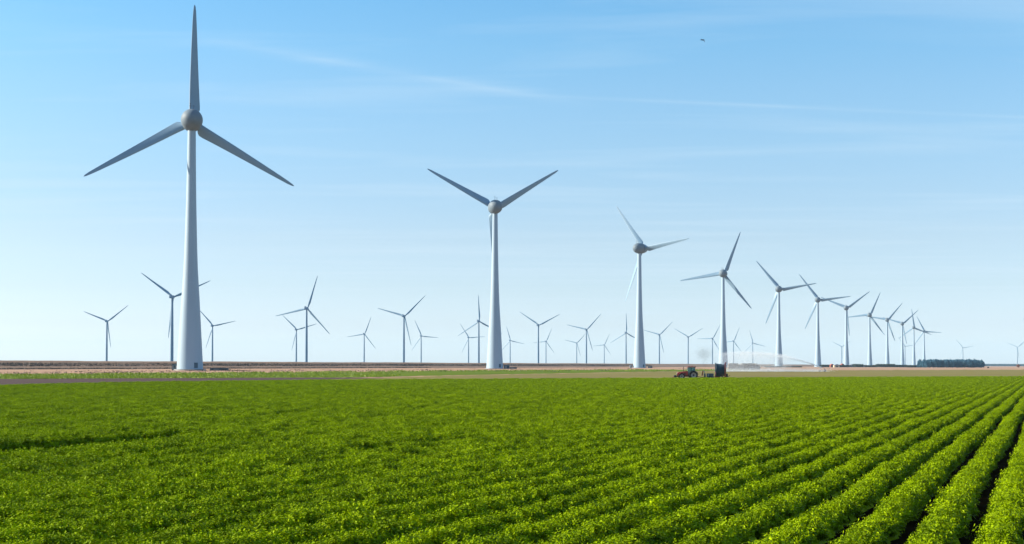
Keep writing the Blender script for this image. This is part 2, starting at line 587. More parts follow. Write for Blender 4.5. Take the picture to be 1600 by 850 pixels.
def crop_clump(name, seed, length, fronds, leaflets, lsize, bed=0.255, tall=0.57, broad=0.23):
    """a stretch of one row: tufted plants forming a dome across the bed, over an added inner core that blocks light"""
    r = np.random.default_rng(seed)
    quads = []
    nplant = max(6, int(round(length / 0.055)))
    plants = []
    for k in range(nplant):
        sx = r.uniform(-1, 1)
        plants.append((sx * bed * .8, (k + r.uniform(.05, .95)) / nplant * length - length / 2, r.uniform(.86, 1.10), r.normal(0, .07), r.normal(0, .10), sx))
    for fi in range(fronds):
        qx, qy, qs, qlx, qly, side = plants[fi % nplant]
        az = r.uniform(0, 2 * math.pi)
        bx = qx + 0.02 * math.cos(az)
        by = qy + 0.02 * math.sin(az)
        lean = abs(r.normal(0.20, 0.15))
        ox = math.cos(az) * math.sin(lean) + qlx + side * .24
        oy = math.sin(az) * math.sin(lean) + qly
        az = math.atan2(oy, ox)
        lean = math.asin(min(.95, math.hypot(ox, oy)))
        L = tall * qs * r.uniform(0.82, 1.08) * (1 - .50 * abs(side) ** 1.4)
        d = np.array([math.cos(az), math.sin(az), 0])
        t = np.linspace(0.35, 1.0, leaflets)
        base = np.array([bx, by, 0.02])
        out = L * math.sin(lean)
        up = L * math.cos(lean)
        droop = 0.16 * L * (0.3 + lean)
        P = base + np.outer(t + 0.25 * t * t, d * out) + np.outer(t, [0, 0, up + droop * 0.6]) - np.outer(t ** 2.2, [0, 0, droop * 1.5])
        T = np.gradient(P, axis=0)
        T /= np.linalg.norm(T, axis=1)[:, None]
        sd = np.cross(T, [math.cos(fi), math.sin(fi), 0.4])
        sd /= np.linalg.norm(sd, axis=1)[:, None] + 1e-6
        up_v = np.cross(sd, T)
        for i in range(leaflets):
            for sg in (-1, 1):
                ln = lsize * r.uniform(0.7, 1.35) * (1.25 - 0.65 * abs(2 * (i / leaflets) - 0.7))
                fw = r.uniform(0.05, 0.7)
                ax = sd[i] * sg + T[i] * fw + up_v[i] * r.normal(0.0, 0.4)
                ax /= np.linalg.norm(ax)
                nrm = np.array([side * 1.0, 0, .9]) + r.normal(0, 0.45, 3)
                w = np.cross(ax, nrm)
                w *= broad * ln / (np.linalg.norm(w) + 1e-6)
                p = P[i]
                quads.append([p, p + ax * ln * 0.55 + w, p + ax * ln, p + ax * ln * 0.55 - w])
    # inner core: closed dome added under the leaves to block light
    hw = bed * 1.02
    nx, ny = 7, max(3, int(length / .16))
    gx = np.linspace(-1, 1, nx)
    gy = np.linspace(-length * .62, length * .62, ny)
    Hh_ = np.array([[.33 * (tall / .5) * (1 - abs(x) ** 1.6) + r.uniform(-.03, .03) for y in gy] for x in gx])
    for i in range(nx - 1):
        for j in range(ny - 1):
            quads.append([np.array([gx[i] * hw, gy[j], max(.015, Hh_[i, j])]), np.array([gx[i + 1] * hw, gy[j], max(.015, Hh_[i + 1, j])]),
                          np.array([gx[i + 1] * hw, gy[j + 1], max(.015, Hh_[i + 1, j + 1])]), np.array([gx[i] * hw, gy[j + 1], max(.015, Hh_[i, j + 1])])])
    q = np.array(quads).reshape(-1, 3)
    q[:, 2] = np.maximum(q[:, 2], 0.012)
    me = fast_mesh(name, q, 4)
    me.materials.append(M_crop)
    o = bpy.data.objects.new(name, me)
    return o


proto = bpy.data.collections.new('crop_plants')
NEAR, FAR = 6, 4
for i in range(NEAR):
    proto.objects.link(crop_clump('crop_plant_a%d' % i, 100 + i, 0.55, 108, 9, 0.082))
for i in range(FAR):
    proto.objects.link(crop_clump('crop_plant_b%d' % i, 200 + i, 0.85, 120, 6, 0.095))


def px_of(P):
    """pixel of ground points (N,3) in the photograph"""
    q = (P - np.array([0, 0, EYE])) @ np.array(CAM_R)
    return 800 + F * q[:, 0] / -q[:, 2], 425 + SHIFT - F * q[:, 1] / -q[:, 2]


EX = np.array([e[0] for e in EDGE])
EY = np.array([e[1] for e in EDGE])
pts, rots, scl, idx = [], [], [], []
gapA = ground(120, 706.5)
gapB = ground(640, 712)
rowA = round(((gapA.x * RN.x + gapA.y * RN.y) - 0.31) / SPACING)
rowB = round(((gapB.x * RN.x + gapB.y * RN.y) - 0.31) / SPACING)
for row in range(-290, 70):
    off = row * SPACING + 0.31
    for lod, (s0, s1, st) in enumerate(((8, 125, 0.44), (125, 470, 0.74))):
        s = np.arange(s0, s1, st) + rng.uniform(-0.1, 0.1, len(np.arange(s0, s1, st)))
        lat = off + 0.05 * np.sin(s * 0.15 + row) + rng.normal(0, 0.025, len(s))
        P = np.stack([RN.x * lat + RD.x * s, RN.y * lat + RD.y * s, np.full(len(s), 0.0)], 1)
        Yk = P[:, 1]
        ok = (Yk > 15)
        ok &= (np.abs(P[:, 0]) < 0.364 * Yk + 12)
        if not ok.any():
            continue
        P, s = P[ok], s[ok]
        x, y = px_of(P)
        ey = np.interp(x, EX, EY) + rng.normal(0, 0.12, len(x))
        ok = y > ey
        if row in (rowA, rowA + 1, rowA + 2):
            fade = np.clip((x - (265 if row < rowA + 2 else 235)) / 90, 0, 1)
            ok &= ~((rng.uniform(0, 1, len(x)) > fade) & (x < 345))
        if row == rowB:
            ok &= ~((x > 560) & (x < 705) & (rng.uniform(0, 1, len(x)) < 0.75))
        ok &= rng.uniform(0, 1, len(x)) > 0.03
        P, s = P[ok], s[ok]
        n = len(P)
        if not n:
            continue
        pts.append(P)
        flip = rng.integers(0, 2, n) * math.pi
        rots.append(-ROW_AZ + flip + rng.normal(0, 0.12, n))
        vig = 1.0 + 0.09 * np.sin(s * 0.35 + row * 1.7) * np.sin(s * 0.11 + row * 0.6)
        scl.append(vig * rng.uniform(0.89, 1.10, n))
        idx.append(rng.integers(0, NEAR, n) if lod == 0 else NEAR + rng.integers(0, FAR, n))
pts = np.concatenate(pts)
rots = np.concatenate(rots)
scl = np.concatenate(scl)
idx = np.concatenate(idx)
print('crop clumps', len(pts))
pm = bpy.data.meshes.new('crop_points')
pm.vertices.add(len(pts))
pm.vertices.foreach_set('co', pts.astype(np.float32).ravel())
a = pm.attributes.new('rz', 'FLOAT', 'POINT')
a.data.foreach_set('value', rots.astype(np.float32))
a = pm.attributes.new('sc', 'FLOAT', 'POINT')
a.data.foreach_set('value', scl.astype(np.float32))
a = pm.attributes.new('which', 'INT', 'POINT')
a.data.foreach_set('value', idx.astype(np.int32))
crop = new_obj('crop', pm, None, M_crop)
tag(crop, 'dense green leafy crop in long parallel rows filling the foreground field', 'crop', kind='stuff')
ng = bpy.data.node_groups.new('scatter', 'GeometryNodeTree')
ng.interface.new_socket('Geometry', in_out='INPUT', socket_type='NodeSocketGeometry')
ng.interface.new_socket('Geometry', in_out='OUTPUT', socket_type='NodeSocketGeometry')
gi = ng.nodes.new('NodeGroupInput')
go = ng.nodes.new('NodeGroupOutput')
ci = ng.nodes.new('GeometryNodeCollectionInfo')
ci.inputs['Collection'].default_value = proto
ci.inputs['Separate Children'].default_value = True
ip = ng.nodes.new('GeometryNodeInstanceOnPoints')
ip.inputs['Pick Instance'].default_value = True


def attr(name, t):
    n = ng.nodes.new('GeometryNodeInputNamedAttribute')
    n.data_type = t
    n.inputs['Name'].default_value = name
    return n.outputs['Attribute']


cx = ng.nodes.new('ShaderNodeCombineXYZ')
ng.links.new(attr('rz', 'FLOAT'), cx.inputs['Z'])
ng.links.new(gi.outputs[0], ip.inputs['Points'])
ng.links.new(ci.outputs[0], ip.inputs['Instance'])
ng.links.new(attr('which', 'INT'), ip.inputs['Instance Index'])
ng.links.new(cx.outputs[0], ip.inputs['Rotation'])
ng.links.new(attr('sc', 'FLOAT'), ip.inputs['Scale'])
ng.links.new(ip.outputs[0], go.inputs[0])
md = crop.modifiers.new('scatter', 'NODES')
md.node_group = ng

# weeds along the edges of the grass strips
wc = []
for (x0, y0), (x1, y1) in zip(EDGE[:-1], EDGE[1:]):
    if x0 < -100:
        continue
    for _ in range(int((x1 - x0) * 1.6)):
        t = random.random()
        g = ground(x0 + (x1 - x0) * t, y0 + (y1 - y0) * t - abs(random.gauss(0, 0.5)) - 0.2)
        for _ in range(3):
            wc.append((g.x + random.gauss(0, .5), g.y + random.gauss(0, .5), 0.02))
w = blades_stuff('weeds', np.array(wc), 0.36, 0.10, 0.4, M_weed)
tag(w, 'ragged green weeds along the far edge of the crop', 'weeds', kind='stuff')
wc = []
for _ in range(260):
    x = random.uniform(-20, 1150)
    y = np.interp(x, [0, 300, 700, 1150], [586.8, 584, 579.6, 577.6]) + random.gauss(0, 0.5)
    g = ground(x, y)
    for _ in range(22):
        wc.append((g.x + random.gauss(0, 2.2), g.y + random.gauss(0, 1.5), 0.02))
w = blades_stuff('weeds', np.array(wc), 0.6, 0.22, 0.4, M_weed)
tag(w, 'dark green tufts where the dry field meets the bright verge', 'weeds', kind='stuff')


wc = []
for _ in range(380):
    x = random.uniform(-30, 1300)
    g = ground(x, np.interp(x, [0, 300, 700, 1300], [583, 580.5, 577.5, 576.5]) + random.gauss(0, 1.4))
    for _ in range(9):
        wc.append((g.x + random.gauss(0, 1.6), g.y + random.gauss(0, 2.5), 0.02))
w = blades_stuff('dry_tufts', np.array(wc), 0.42, 0.2, 0.4, M_scrub)
tag(w, 'scattered dry brown tufts over the bare tan field', 'tufts', kind='stuff')
wc = []
for _ in range(5200):
    x = random.uniform(-30, 620)
    y0_, y1_ = np.interp(x, [-30, 300, 620], [587.2, 584.2, 580.6]), np.interp(x, [-30, 300, 620], [592.3, 590.8, 588.4])
    g = ground(x, random.uniform(y0_, y1_))
    for _ in range(4):
        wc.append((g.x + random.gauss(0, .8), g.y + random.gauss(0, .8), 0.03))
w = blades_stuff('verge_tufts', np.array(wc), 0.28, 0.14, 0.45, M_weed)
tag(w, 'rough grass tufts on the bright green verge beside the track', 'tufts', kind='stuff')


# ------------------------------------------------------------------ wind turbines
def section(chord, thick, le, twist, z, circ, n=20):
    """closed loop; x from the leading edge (-) to the trailing edge (+)"""
    out = []
    for i in range(n):
        t = 2 * math.pi * i / n
        u = 0.5 + 0.5 * math.cos(t)                   # 1 = trailing edge
        yt = 0.5 * math.sin(t) * (1 - (1 - circ) * (u ** 1.4) * 0.92)
        x = le + u * chord
        y = yt * thick
        c, s = math.cos(twist), math.sin(twist)
        out.append((x * c - y * s, x * s + y * c, z))
    return out


def blade_mesh(name, stations, n=20):
    v, f = [], []
    for (r, chord, thick, le, tw, circ) in stations:
        v += section(chord, thick, le, rad(tw), r, circ, n)
    for i in range(len(stations) - 1):
        for j in range(n):
            k = (j + 1) % n
            f.append((i * n + j, i * n + k, (i + 1) * n + k, (i + 1) * n + j))
    f.append(tuple(range(n))[::-1])
    f.append(tuple(range((len(stations) - 1) * n, len(stations) * n)))
    return pydata(name, v, f, True)


big_blade = blade_mesh('blade', [
    (2.0, 3.6, 3.4, -1.8, 22.5, 1), (4.6, 3.7, 3.3, -1.85, 22.5, 1), (5.6, 5.4, 3.0, -1.85, 22.5, .5), (7.0, 6.2, 2.6, -1.8, 21.25, .2),
    (9.0, 6.15, 2.3, -1.75, 20, .1), (13, 5.7, 1.9, -1.7, 17.5, .05), (20, 5.1, 1.4, -1.65, 13.75, 0), (30, 4.3, 1.0, -1.5, 11.25, 0),
    (40, 3.5, .75, -1.3, 8.75, 0), (50, 2.7, .5, -1.05, 7.5, 0), (57, 2.05, .34, -.85, 6.25, 0), (61, 1.6, .24, -.65, 6.25, 0),
    (63.6, .98, .16, -.4, 6.25, 0), (64.6, .3, .08, -.1, 6.25, 0)])
small_blade = blade_mesh('slim_blade', [
    (0.8, 2.2, 2.2, -1.1, 22.5, 1), (2.2, 2.2, 2.2, -1.1, 22.5, 1), (5, 2.6, 1.8, -1.15, 21.25, .5), (10, 3.4, 1.3, -1.2, 17.5, .1),
    (16, 3.1, 1.0, -1.1, 15, 0), (26, 2.4, .7, -.95, 11.25, 0), (38, 1.75, .45, -.75, 8.75, 0), (48, 1.2, .28, -.5, 6.25, 0),
    (53, .7, .16, -.3, 5, 0), (54, .25, .06, -.1, 5, 0)], 12)

tw_prof = [(7.05, 0), (7.0, .4), (6.55, 8), (5.80, 21), (4.90, 37), (4.25, 47), (3.78, 55), (3.42, 64), (3.12, 75), (2.72, 90), (2.38, 110), (2.2, 124), (2.12, 129.6)]
big_tower = MB().lathe(tw_prof, 48).mesh('tower', True, 40)
tw2 = [(2.3, 0), (2.25, 20), (2.0, 50), (1.55, 80), (1.45, 88.5)]
small_tower = MB().lathe(tw2, 20).mesh('slim_tower', True, 40)

# egg-shaped nacelle of the big machines; its axis is local +Y (nose), origin in the hub-height centre over the tower
egg_n = []
for i in range(15):
    t = i / 14
    y = -9.2 + 12.6 * t
    rr = 5.85 * math.sqrt(max(0.0, 1 - ((y + 1.6) / 7.72) ** 2)) if y < -1.6 else 5.85 * (1 - 0.055 * ((y + 1.6) / 5) ** 2)
    egg_n.append((max(rr, 0.05), y))
YUP = Matrix.Rotation(-math.pi / 2, 4, 'X')         # z -> +y
egg_mesh = MB().lathe(egg_n, 40, M=YUP).mesh('nacelle', True, 50)
hub_prof = []
for i in range(13):
    t = i / 12
    y = 3.75 + 9.5 * t
    hub_prof.append((max(0.05, 5.5 * math.sqrt(max(0, 1 - max(0, (y - 4.2) / 9.1) ** 2.0))), y))
hub_mesh = MB().lathe(hub_prof, 40, M=YUP).mesh('hub', True, 50)
seam_mesh = MB().lathe([(5.5, 3.2), (5.5, 3.95)], 40, M=YUP).mesh('seam_ring', True, 50)
mast_m = MB()
mast_m.tube((-.9, -3.6, 5.6), (-.9, -3.6, 8.3), .09, n=6)
mast_m.tube((.9, -3.6, 5.6), (.9, -3.6, 7.7), .09, n=6)
mast_m.tube((-1.6, -3.6, 7.2), (1.6, -3.6, 7.2), .07, n=6)
mast_m.box(-1.15, -.65, -3.85, -3.35, 8.3, 8.6)
mast_mesh = mast_m.mesh('weather_mast')
plinth_mesh = MB().lathe([(8.6, -0.6), (8.5, .12), (8.1, .28), (7.2, .30)], 40).mesh('plinth', True, 30)
door_m = MB()
door_m.box(-1.0, -.08, -.12, .12, 0, 2.9, .04)
door_m.box(.08, 1.0, -.12, .12, 0, 2.9, .04)
door_mesh = door_m.mesh('door')
ring_meshes = {}
for zz, rr in ((47, 4.27), (90, 2.74)):
    ring_meshes[zz] = MB().lathe([(rr - .2, -.25), (rr + .0, -.25), (rr + .0, .25), (rr - .2, .25)], 40, close=True).mesh('seam_ring', True, 40)
# box nacelle of the offshore machines
nb = MB()
nb.box(-1.9, 1.9, -7.5, 3.0, -1.9, 2.1, .5)
nb.box(-1.3, 1.3, -7.4, -5.2, 2.05, 3.2, .15)
small_nac = nb.mesh('box_nacelle', True, 35)
small_hub = MB().lathe([(1.6, 2.85), (1.9, 3.4), (1.85, 4.8), (1.2, 6.0), (.1, 6.5)], 20, M=YUP).mesh('small_hub', True, 40)


def rotor_frame(az, theta):
    e1 = Vector((math.cos(az), -math.sin(az), 0))
    n = Vector((math.sin(az), math.cos(az), 0))
    up = Vector((0, 0, 1))
    zb = e1 * math.cos(theta) + up * math.sin(theta)
    xb = e1 * math.sin(theta) - up * math.cos(theta)
    yb = zb.cross(xb)
    return Matrix((xb, yb, zb)).transposed(), n


def mean_phase(tips, psi):
    sx = sy = 0
    for a in tips:
        a = rad(a)
        th = math.atan2(math.sin(a), math.cos(a) / math.cos(psi))
        sx += math.cos(3 * th)
        sy += math.sin(3 * th)
    return math.atan2(sy, sx) / 3


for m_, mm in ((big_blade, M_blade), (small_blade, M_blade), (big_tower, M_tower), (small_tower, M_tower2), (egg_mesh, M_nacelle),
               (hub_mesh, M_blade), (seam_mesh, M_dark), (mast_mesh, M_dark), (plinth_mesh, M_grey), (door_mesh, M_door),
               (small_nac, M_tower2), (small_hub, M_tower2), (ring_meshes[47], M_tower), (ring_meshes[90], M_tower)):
    m_.materials.append(mm)


def big_turbine(px, Y, tips, psi, label, zbase=0.0, pitch=0.0):
    d = at(px, 574, Y)
    root = empty('wind_turbine', (d.x, Y, zbase))
    tag(root, label, 'wind turbine', 'large wind turbines in a row on land')
    view = math.atan2(d.x, Y)
    az = view + rad(psi)
    new_obj('tower', big_tower, root)
    new_obj('plinth', plinth_mesh, root)
    dr = new_obj('door', door_mesh, root)
    fa = view + rad(38)
    dv_ = Vector((math.sin(-fa + math.pi / 2 + rad(0)), 0, 0))
    ang = -math.pi / 2 + rad(40)                     # on the shaded side facing the field
    dr.location = (math.cos(ang) * 6.88, math.sin(ang) * 6.88, 0.85)
    dr.rotation_euler = (0, 0, ang + math.pi / 2)
    for zz in (47, 90):
        rg = new_obj('seam_ring', ring_meshes[zz], root)
        rg.location = (0, 0, zz)
    nac = new_obj('nacelle', egg_mesh, root)
    nac.location = (0, 0, 135)
    nac.rotation_euler = (0, 0, -az)
    new_obj('seam_ring', seam_mesh, nac)
    new_obj('weather_mast', mast_mesh, nac)
    hub = new_obj('hub', hub_mesh, root)
    hub.location = (0, 0, 135)
    hub.rotation_euler = (0, 0, -az)
    ph = mean_phase(tips, rad(psi))
    for k in range(3):
        R, n = rotor_frame(az, ph + k * 2 * math.pi / 3)
        b = new_obj('blade', big_blade, root)
        b.matrix_local = Matrix.Translation(Vector((0, 0, 135)) + n * 6.3) @ R.to_4x4() @ Matrix.Rotation(rad(pitch), 4, 'Z')
    return root


BIG = [
    (296.8, 760, (90, 208.6, 328.8), 0, 'nearest and tallest white wind turbine, one blade straight up, far left', .45),
    (773, 1174, (150.8, 31.2), -10, 'second largest white wind turbine, standing alone near the picture centre with two blades raised', .2),
    (999, 1588, (11, 250), 38, 'third largest white wind turbine with sunlit lower blade, left of the tractor', .2, 8),
    (1130, 2020, (71.8, 188.6, 304), 9, 'fourth largest white wind turbine, tower rising behind the hose reel', .1),
    (1217, 2434, (126.3, 10, 249), 9, 'fifth largest white wind turbine, crossed low by the water jet', .1),
    (1278, 2829, (123.7, 5.3, 248.2), 8, 'sixth largest white wind turbine, its base in the mist by the sprinkler cart', .1),
    (1322.5, 3228, (155.3, 36.6), 7, 'seventh turbine of the receding row, two blades in a V, beside the red farm', .05),
    (1359, 3667, (70.3, 186, 300), 7, 'eighth turbine of the receding row, just right of the grey farm sheds', .05),
    (1386.5, 4068, (58, 168.7, 281), 7, 'ninth turbine of the receding row, fourth from its far end', .05),
    (1410, 4433, (45.8, 157), 7, 'tenth turbine of the receding row, third from its far end', .05),
    (1428, 4869, (97.4, 216), 6, 'eleventh turbine of the receding row, one blade straight up, next to last', .05),
    (1444, 5400, (113.5, -3.7, 236), 6, 'farthest turbine of the receding row, at the left end of the wood', .05),
]
BIGS = [big_turbine(*b) for b in BIG]


def small_turbine(px, py, tips, label, psi=18):
    E = 87.0
    Y = F * E / (horizon_y(px) - py)
    hubp = at(px, py, Y)
    root = empty('offshore_turbine', (hubp.x, Y, hubp.z - 90.0))
    tag(root, label, 'wind turbine', 'distant wind turbines standing in the lake behind the dike')
    view = math.atan2(hubp.x, Y)
    az = view + rad(psi)
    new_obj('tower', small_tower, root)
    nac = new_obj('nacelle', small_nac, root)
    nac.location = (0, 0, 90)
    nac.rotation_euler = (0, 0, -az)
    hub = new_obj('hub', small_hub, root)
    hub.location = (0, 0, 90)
    hub.rotation_euler = (0, 0, -az)
    ph = mean_phase(tips, rad(psi))
    for k in range(3):
        R, n = rotor_frame(az, ph + k * 2 * math.pi / 3)
        b = new_obj('blade', small_blade, root)
        b.matrix_local = Matrix.Translation(Vector((0, 0, 90)) + n * 4.2) @ R.to_4x4()
    return root


SMALL = [
    (167, 502, (160, 36), 'slim blue-grey turbine on the horizon, leftmost in the picture'),
    (269, 464, (146.8, 21.8, 262), 'slim dark turbine partly hidden just left of the nearest big tower'),
    (332, 509, (136.5, 11, 248), 'slim turbine just right of the nearest big tower'),
    (463, 515, (138.6, 15, 254), 'shorter slim turbine crossed by the blade of the taller one beside it, left of centre'),
    (479, 482, (75.4, 193, 309), 'tallest slim turbine in the gap between the two largest ones'),
    (569, 522, (73, 187.6, 305), 'small slim turbine alone between the tallest slim one and the Y-shaped one'),
    (631, 494, (47, 161), 'slim turbine with two raised blades in a Y, left of the centre tower'),
    (658, 525, (114.6, -4.8, 233.5), 'small slim turbine just right of the Y-shaped one, left of the centre tower'),
    (732, 527.5, (122, 4, 245), 'small faint turbine, second to the left of the central big tower'),
    (748, 502, (93, 213, 332), 'slim turbine with one blade straight up, touching the left of the central big tower'),
    (797, 532, (108, -13, 225), 'small faint turbine just right of the central big tower'),
    (841, 508, (145.6, 30, 263), 'taller slim turbine of the close pair right of the central big tower'),
    (853, 533.5, (71, 187, 300), 'shorter faint turbine of the close pair right of the central big tower'),
    (901, 536, (163, 50), 'tiny faint turbine beside a taller Y-shaped one, right of the central tower'),
    (916, 515, (49, 164.6), 'slim turbine with a Y of raised blades, midway between the second and third big towers'),
    (944, 539, (74, 184, 296), 'tiny turbine, second to the left of the third big tower'),
    (978, 520, (92, 210, 330), 'slim turbine with one blade straight up, just left of the third big tower'),
    (1030, 523, (48, 160), 'slim turbine just right of the third big tower'),
    (1075, 526.5, (38, 148.6, 264), 'slim turbine rising directly above the tractor bonnet'),
    (1113, 529, (65, 177), 'slim faint turbine above the rear of the tractor, left of the fourth big tower'),
    (1146, 533, (72.6, 187, 301), 'slim faint turbine just right of the fourth big tower'),
    (1176, 536, (105, -14, 225), 'slim faint turbine behind the water spray, left of the fifth big tower'),
    (1315, 541.7, (152.6, 33), 'tiny pale turbine just left of the seventh big tower, above the red farm'),
    (1414, 541, (127, 7), 'tiny pale turbine half hidden between the tenth and eleventh big towers'),
    (1504.4, 543.5, (132, 10, 247), 'tiny pale turbine rising above the wood'),
    (1589.5, 542.4, (160, 34), 'tiny pale turbine above the rust-coloured bush at the right edge'),
    (1607, 524, (228,), 'turbine at the right edge with only a blade tip in the picture'),
]
for s_ in SMALL:
    small_turbine(*s_)

# mounds and service cabins at the feet of the big turbines
for k, (t, rx, ry, hh) in enumerate(((BIGS[0], 30, 60, 0.6), (BIGS[1], 16, 14, 0.3), (BIGS[2], 22, 15, 0.35))):
    bm = bmesh.new()
    rings, seg = 7, 48
    vv = []
    for i in range(rings + 1):
        q = i / rings
        ring = []
        for j in range(seg):
            a_ = 2 * math.pi * j / seg
            wob = 1 + 0.12 * math.sin(3 * a_ + k) + 0.06 * math.sin(7 * a_ + 2 * k)
            zz = hh * (0.5 + 0.5 * math.cos(math.pi * q ** 1.6)) + random.uniform(-.03, .03) * (1 if q < .9 else 0)
            ring.append(bm.verts.new((rx * wob * (0.02 + q), ry * wob * (0.02 + q), zz if q < 1 else -0.05)))
        vv.append(ring)
    for i in range(rings):
        for j in range(seg):
            j2 = (j + 1) % seg
            bm.faces.new((vv[i][j], vv[i + 1][j], vv[i + 1][j2], vv[i][j2]))
    bm.faces.new(vv[0])
    bmesh.ops.recalc_face_normals(bm, faces=bm.faces)
    me = bpy.data.meshes.new('mound')
    bm.to_mesh(me)
    bm.free()
    o = new_obj('earth_mound', me, None, M_mound)
    o.location = (t.location.x + (3 if k != 1 else 2), t.location.y - (52 if k == 0 else 4), 0.0)
    o['kind'] = 'structure'


def cabin(x, y, z, w, d, h, m, label, roof=M_dark):
    c = empty('service_cabin', (x, y, z))
    tag(c, label, 'cabin')
    MB().box(-w / 2, w / 2, -d / 2, d / 2, -.4, h, .05).build('wall', m, c)
    MB().box(-w / 2 - .12, w / 2 + .12, -d / 2 - .12, d / 2 + .12, h, h + .16, .03).build('roof', roof, c)
    MB().box(-w * .3, w * .02, -d / 2 - .05, -d / 2 - .003, .1, h * .82).build('door', M_grey, c)
    MB().box(w * .12, w * .38, -d / 2 - .04, -d / 2 - .003, h * .45, h * .75).build('vent', M_dark, c)
    return c


t0, t1_, t2_ = BIGS[0].location, BIGS[1].location, BIGS[2].location
cabin(t0.x - 8.9, t0.y + 1, .25, 1.7, 2.4, 3.0, M_kiosk, 'small dark cabin close against the left of the nearest turbine base')
cabin(t0.x + 16.5, t0.y - 3, .1, 9.5, 3.0, 1.0, M_kiosk, 'long low dark box right of the nearest turbine base')  # low dark shape built with the cabin parts
cabin(t1_.x + 10.0, t1_.y + 1, .1, 4.6, 3.0, 2.9, M_door, 'dark blue cabin right beside the central turbine base')
cabin(t1_.x + 15.5, t1_.y - 2, .05, 6.0, 2.4, 1.1, M_kiosk, 'low dark box, second right of the central turbine base')
cabin(t2_.x - 9.5, t2_.y - 1, .15, 2.6, 2.4, 3.0, M_kiosk2, 'pale cabin left of the third turbine base', M_grey)
cabin(t2_.x + 12.0, t2_.y - 2, .1, 4.8, 2.4, 1.7, M_door, 'low blue cabin right of the third turbine base')


# ------------------------------------------------------------------ woods, hedges, bushes
def leaf_cloud(n, size, shape):
    """random tilted quads; shape(n) gives centres"""
    c = shape(n)
    u = rng.normal(0, 1, (n, 3))
    u /= np.linalg.norm(u, axis=1)[:, None]
    v = np.cross(u, rng.normal(0, 1, (n, 3)))
    v /= np.linalg.norm(v, axis=1)[:, None]
    sz = size * rng.uniform(.5, 1.3, n)[:, None]
    q = np.stack([c + u * sz, c + v * sz * .6, c - u * sz, c - v * sz * .6], 1)
    return q.reshape(-1, 3)


def wood(name, x0, x1, Y, depth, h0, dens, m, label, cat='wood', size=0.7, hvar=0.12, low=0.0):
    """a belt of trees that reads as one mass: overlapping crowns on trunks"""
    a_, b_ = at(x0, 574, Y), at(x1, 574, Y)
    width = b_.x - a_.x
    nt = max(2, int(width * depth / (h0 * h0 * .11)))
    V = []
    tv = MB()
    for i in range(nt):
        cx_, cy_ = a_.x + random.uniform(0.02, .98) * width, Y + random.uniform(0, depth)
        h = h0 * random.uniform(1 - hvar * 1.6, 1 + hvar)
        rr = h * random.uniform(.2, .3)

        def shp(n):
            d = rng.normal(0, 1, (n, 3))
            d /= np.linalg.norm(d, axis=1)[:, None]
            r_ = rng.uniform(.55, 1.0, n)[:, None]
            p = d * r_ * np.array([rr, rr, h * .47])
            lump = 1 + .18 * np.sin(d[:, :1] * 5 + i) * np.cos(d[:, 2:] * 4 + 2 * i)
            p = p * lump + np.array([cx_, cy_, h * .52])
            p[:, 2] = np.maximum(p[:, 2], 0.15)
            return p
        V.append(leaf_cloud(dens, size, shp))
    o = new_obj(name, fast_mesh(name, np.concatenate(V), 4), None, m)
    tag(o, label, cat, kind='stuff')
    return o


wood('woodland', 1447, 1540, 2350, 60, 13.0, 420, M_wood, 'block of dark blue-green woodland right of the row of turbines', size=.8, hvar=.13)
wood('far_treeline', 1530, 1900, 8800, 120, 13, 60, M_bush, 'thin dark line of far trees on the horizon at the right edge', size=2.0)
wood('tree_row', 1284, 1300, 2600, 20, 4.2, 160, M_bush, 'low dark trees left of the red farm', 'trees', .5)
wood('tree_row', 1312, 1329, 2550, 20, 3.8, 160, M_bush, 'low dark trees between the red farm and the seventh turbine', 'trees', .5)
wood('tree_row', 1336, 1349, 2550, 20, 5.6, 160, M_bush, 'dark trees beside the grey farm sheds', 'trees', .5)
wood('tree_row', 1349, 1372, 2700, 20, 3.6, 120, M_bush, 'low dark hedge at the foot of the eighth turbine', 'trees', .5)
wood('tree_row', 1371, 1400, 2650, 20, 6.0, 130, M_bush, 'grey-green trees at the foot of the ninth turbine', 'trees', .5)
wood('tree_row', 1398, 1420, 2650, 20, 4.4, 120, M_bush, 'low dark trees at the foot of the tenth turbine', 'trees', .5)
wood('tree_row', 1421, 1437, 2450, 20, 3.8, 150, M_bush, 'low dark hedge leading up to the woodland', 'trees', .5)
wood('tree_row', 1437, 1448, 2400, 20, 5.2, 150, M_wood, 'mid-height trees stepping down at the left end of the woodland', 'trees', .5)
wood('tree_row', 1196, 1254, 2300, 14, 1.5, 60, M_bush, 'low dark scrub on the dry field behind the spray', 'trees', .5)


def bush(px, Y, h, rr, m, label):
    p = at(px, 574, Y)
    root = empty('bush', (p.x, Y, 0))
    tag(root, label, 'bush')
    tm = MB()
    for k in range(4):
        a_ = k * 1.6
        tm.tube((0, 0, -.2), (math.cos(a_) * rr * .4, math.sin(a_) * rr * .4, h * .6), .16, .06, 6)
    tm.build('trunk', M_bark, root)

    def shp(n):
        d = rng.normal(0, 1, (n, 3))
        d /= np.linalg.norm(d, axis=1)[:, None]
        return d * rng.uniform(.4, 1, n)[:, None] * np.array([rr, rr, h * .45]) + np.array([0, 0, h * .55])
    new_obj('crown', fast_mesh('crown', leaf_cloud(500, .45, shp), 4), root, m)


bush(1591, 2300, 6.2, 3.2, M_rust, 'rust-coloured round bush at the right edge of the pale field')
bush(1544, 2000, 1.6, 1.4, M_bush, 'tiny dark bush on the pale field just right of the woodland')


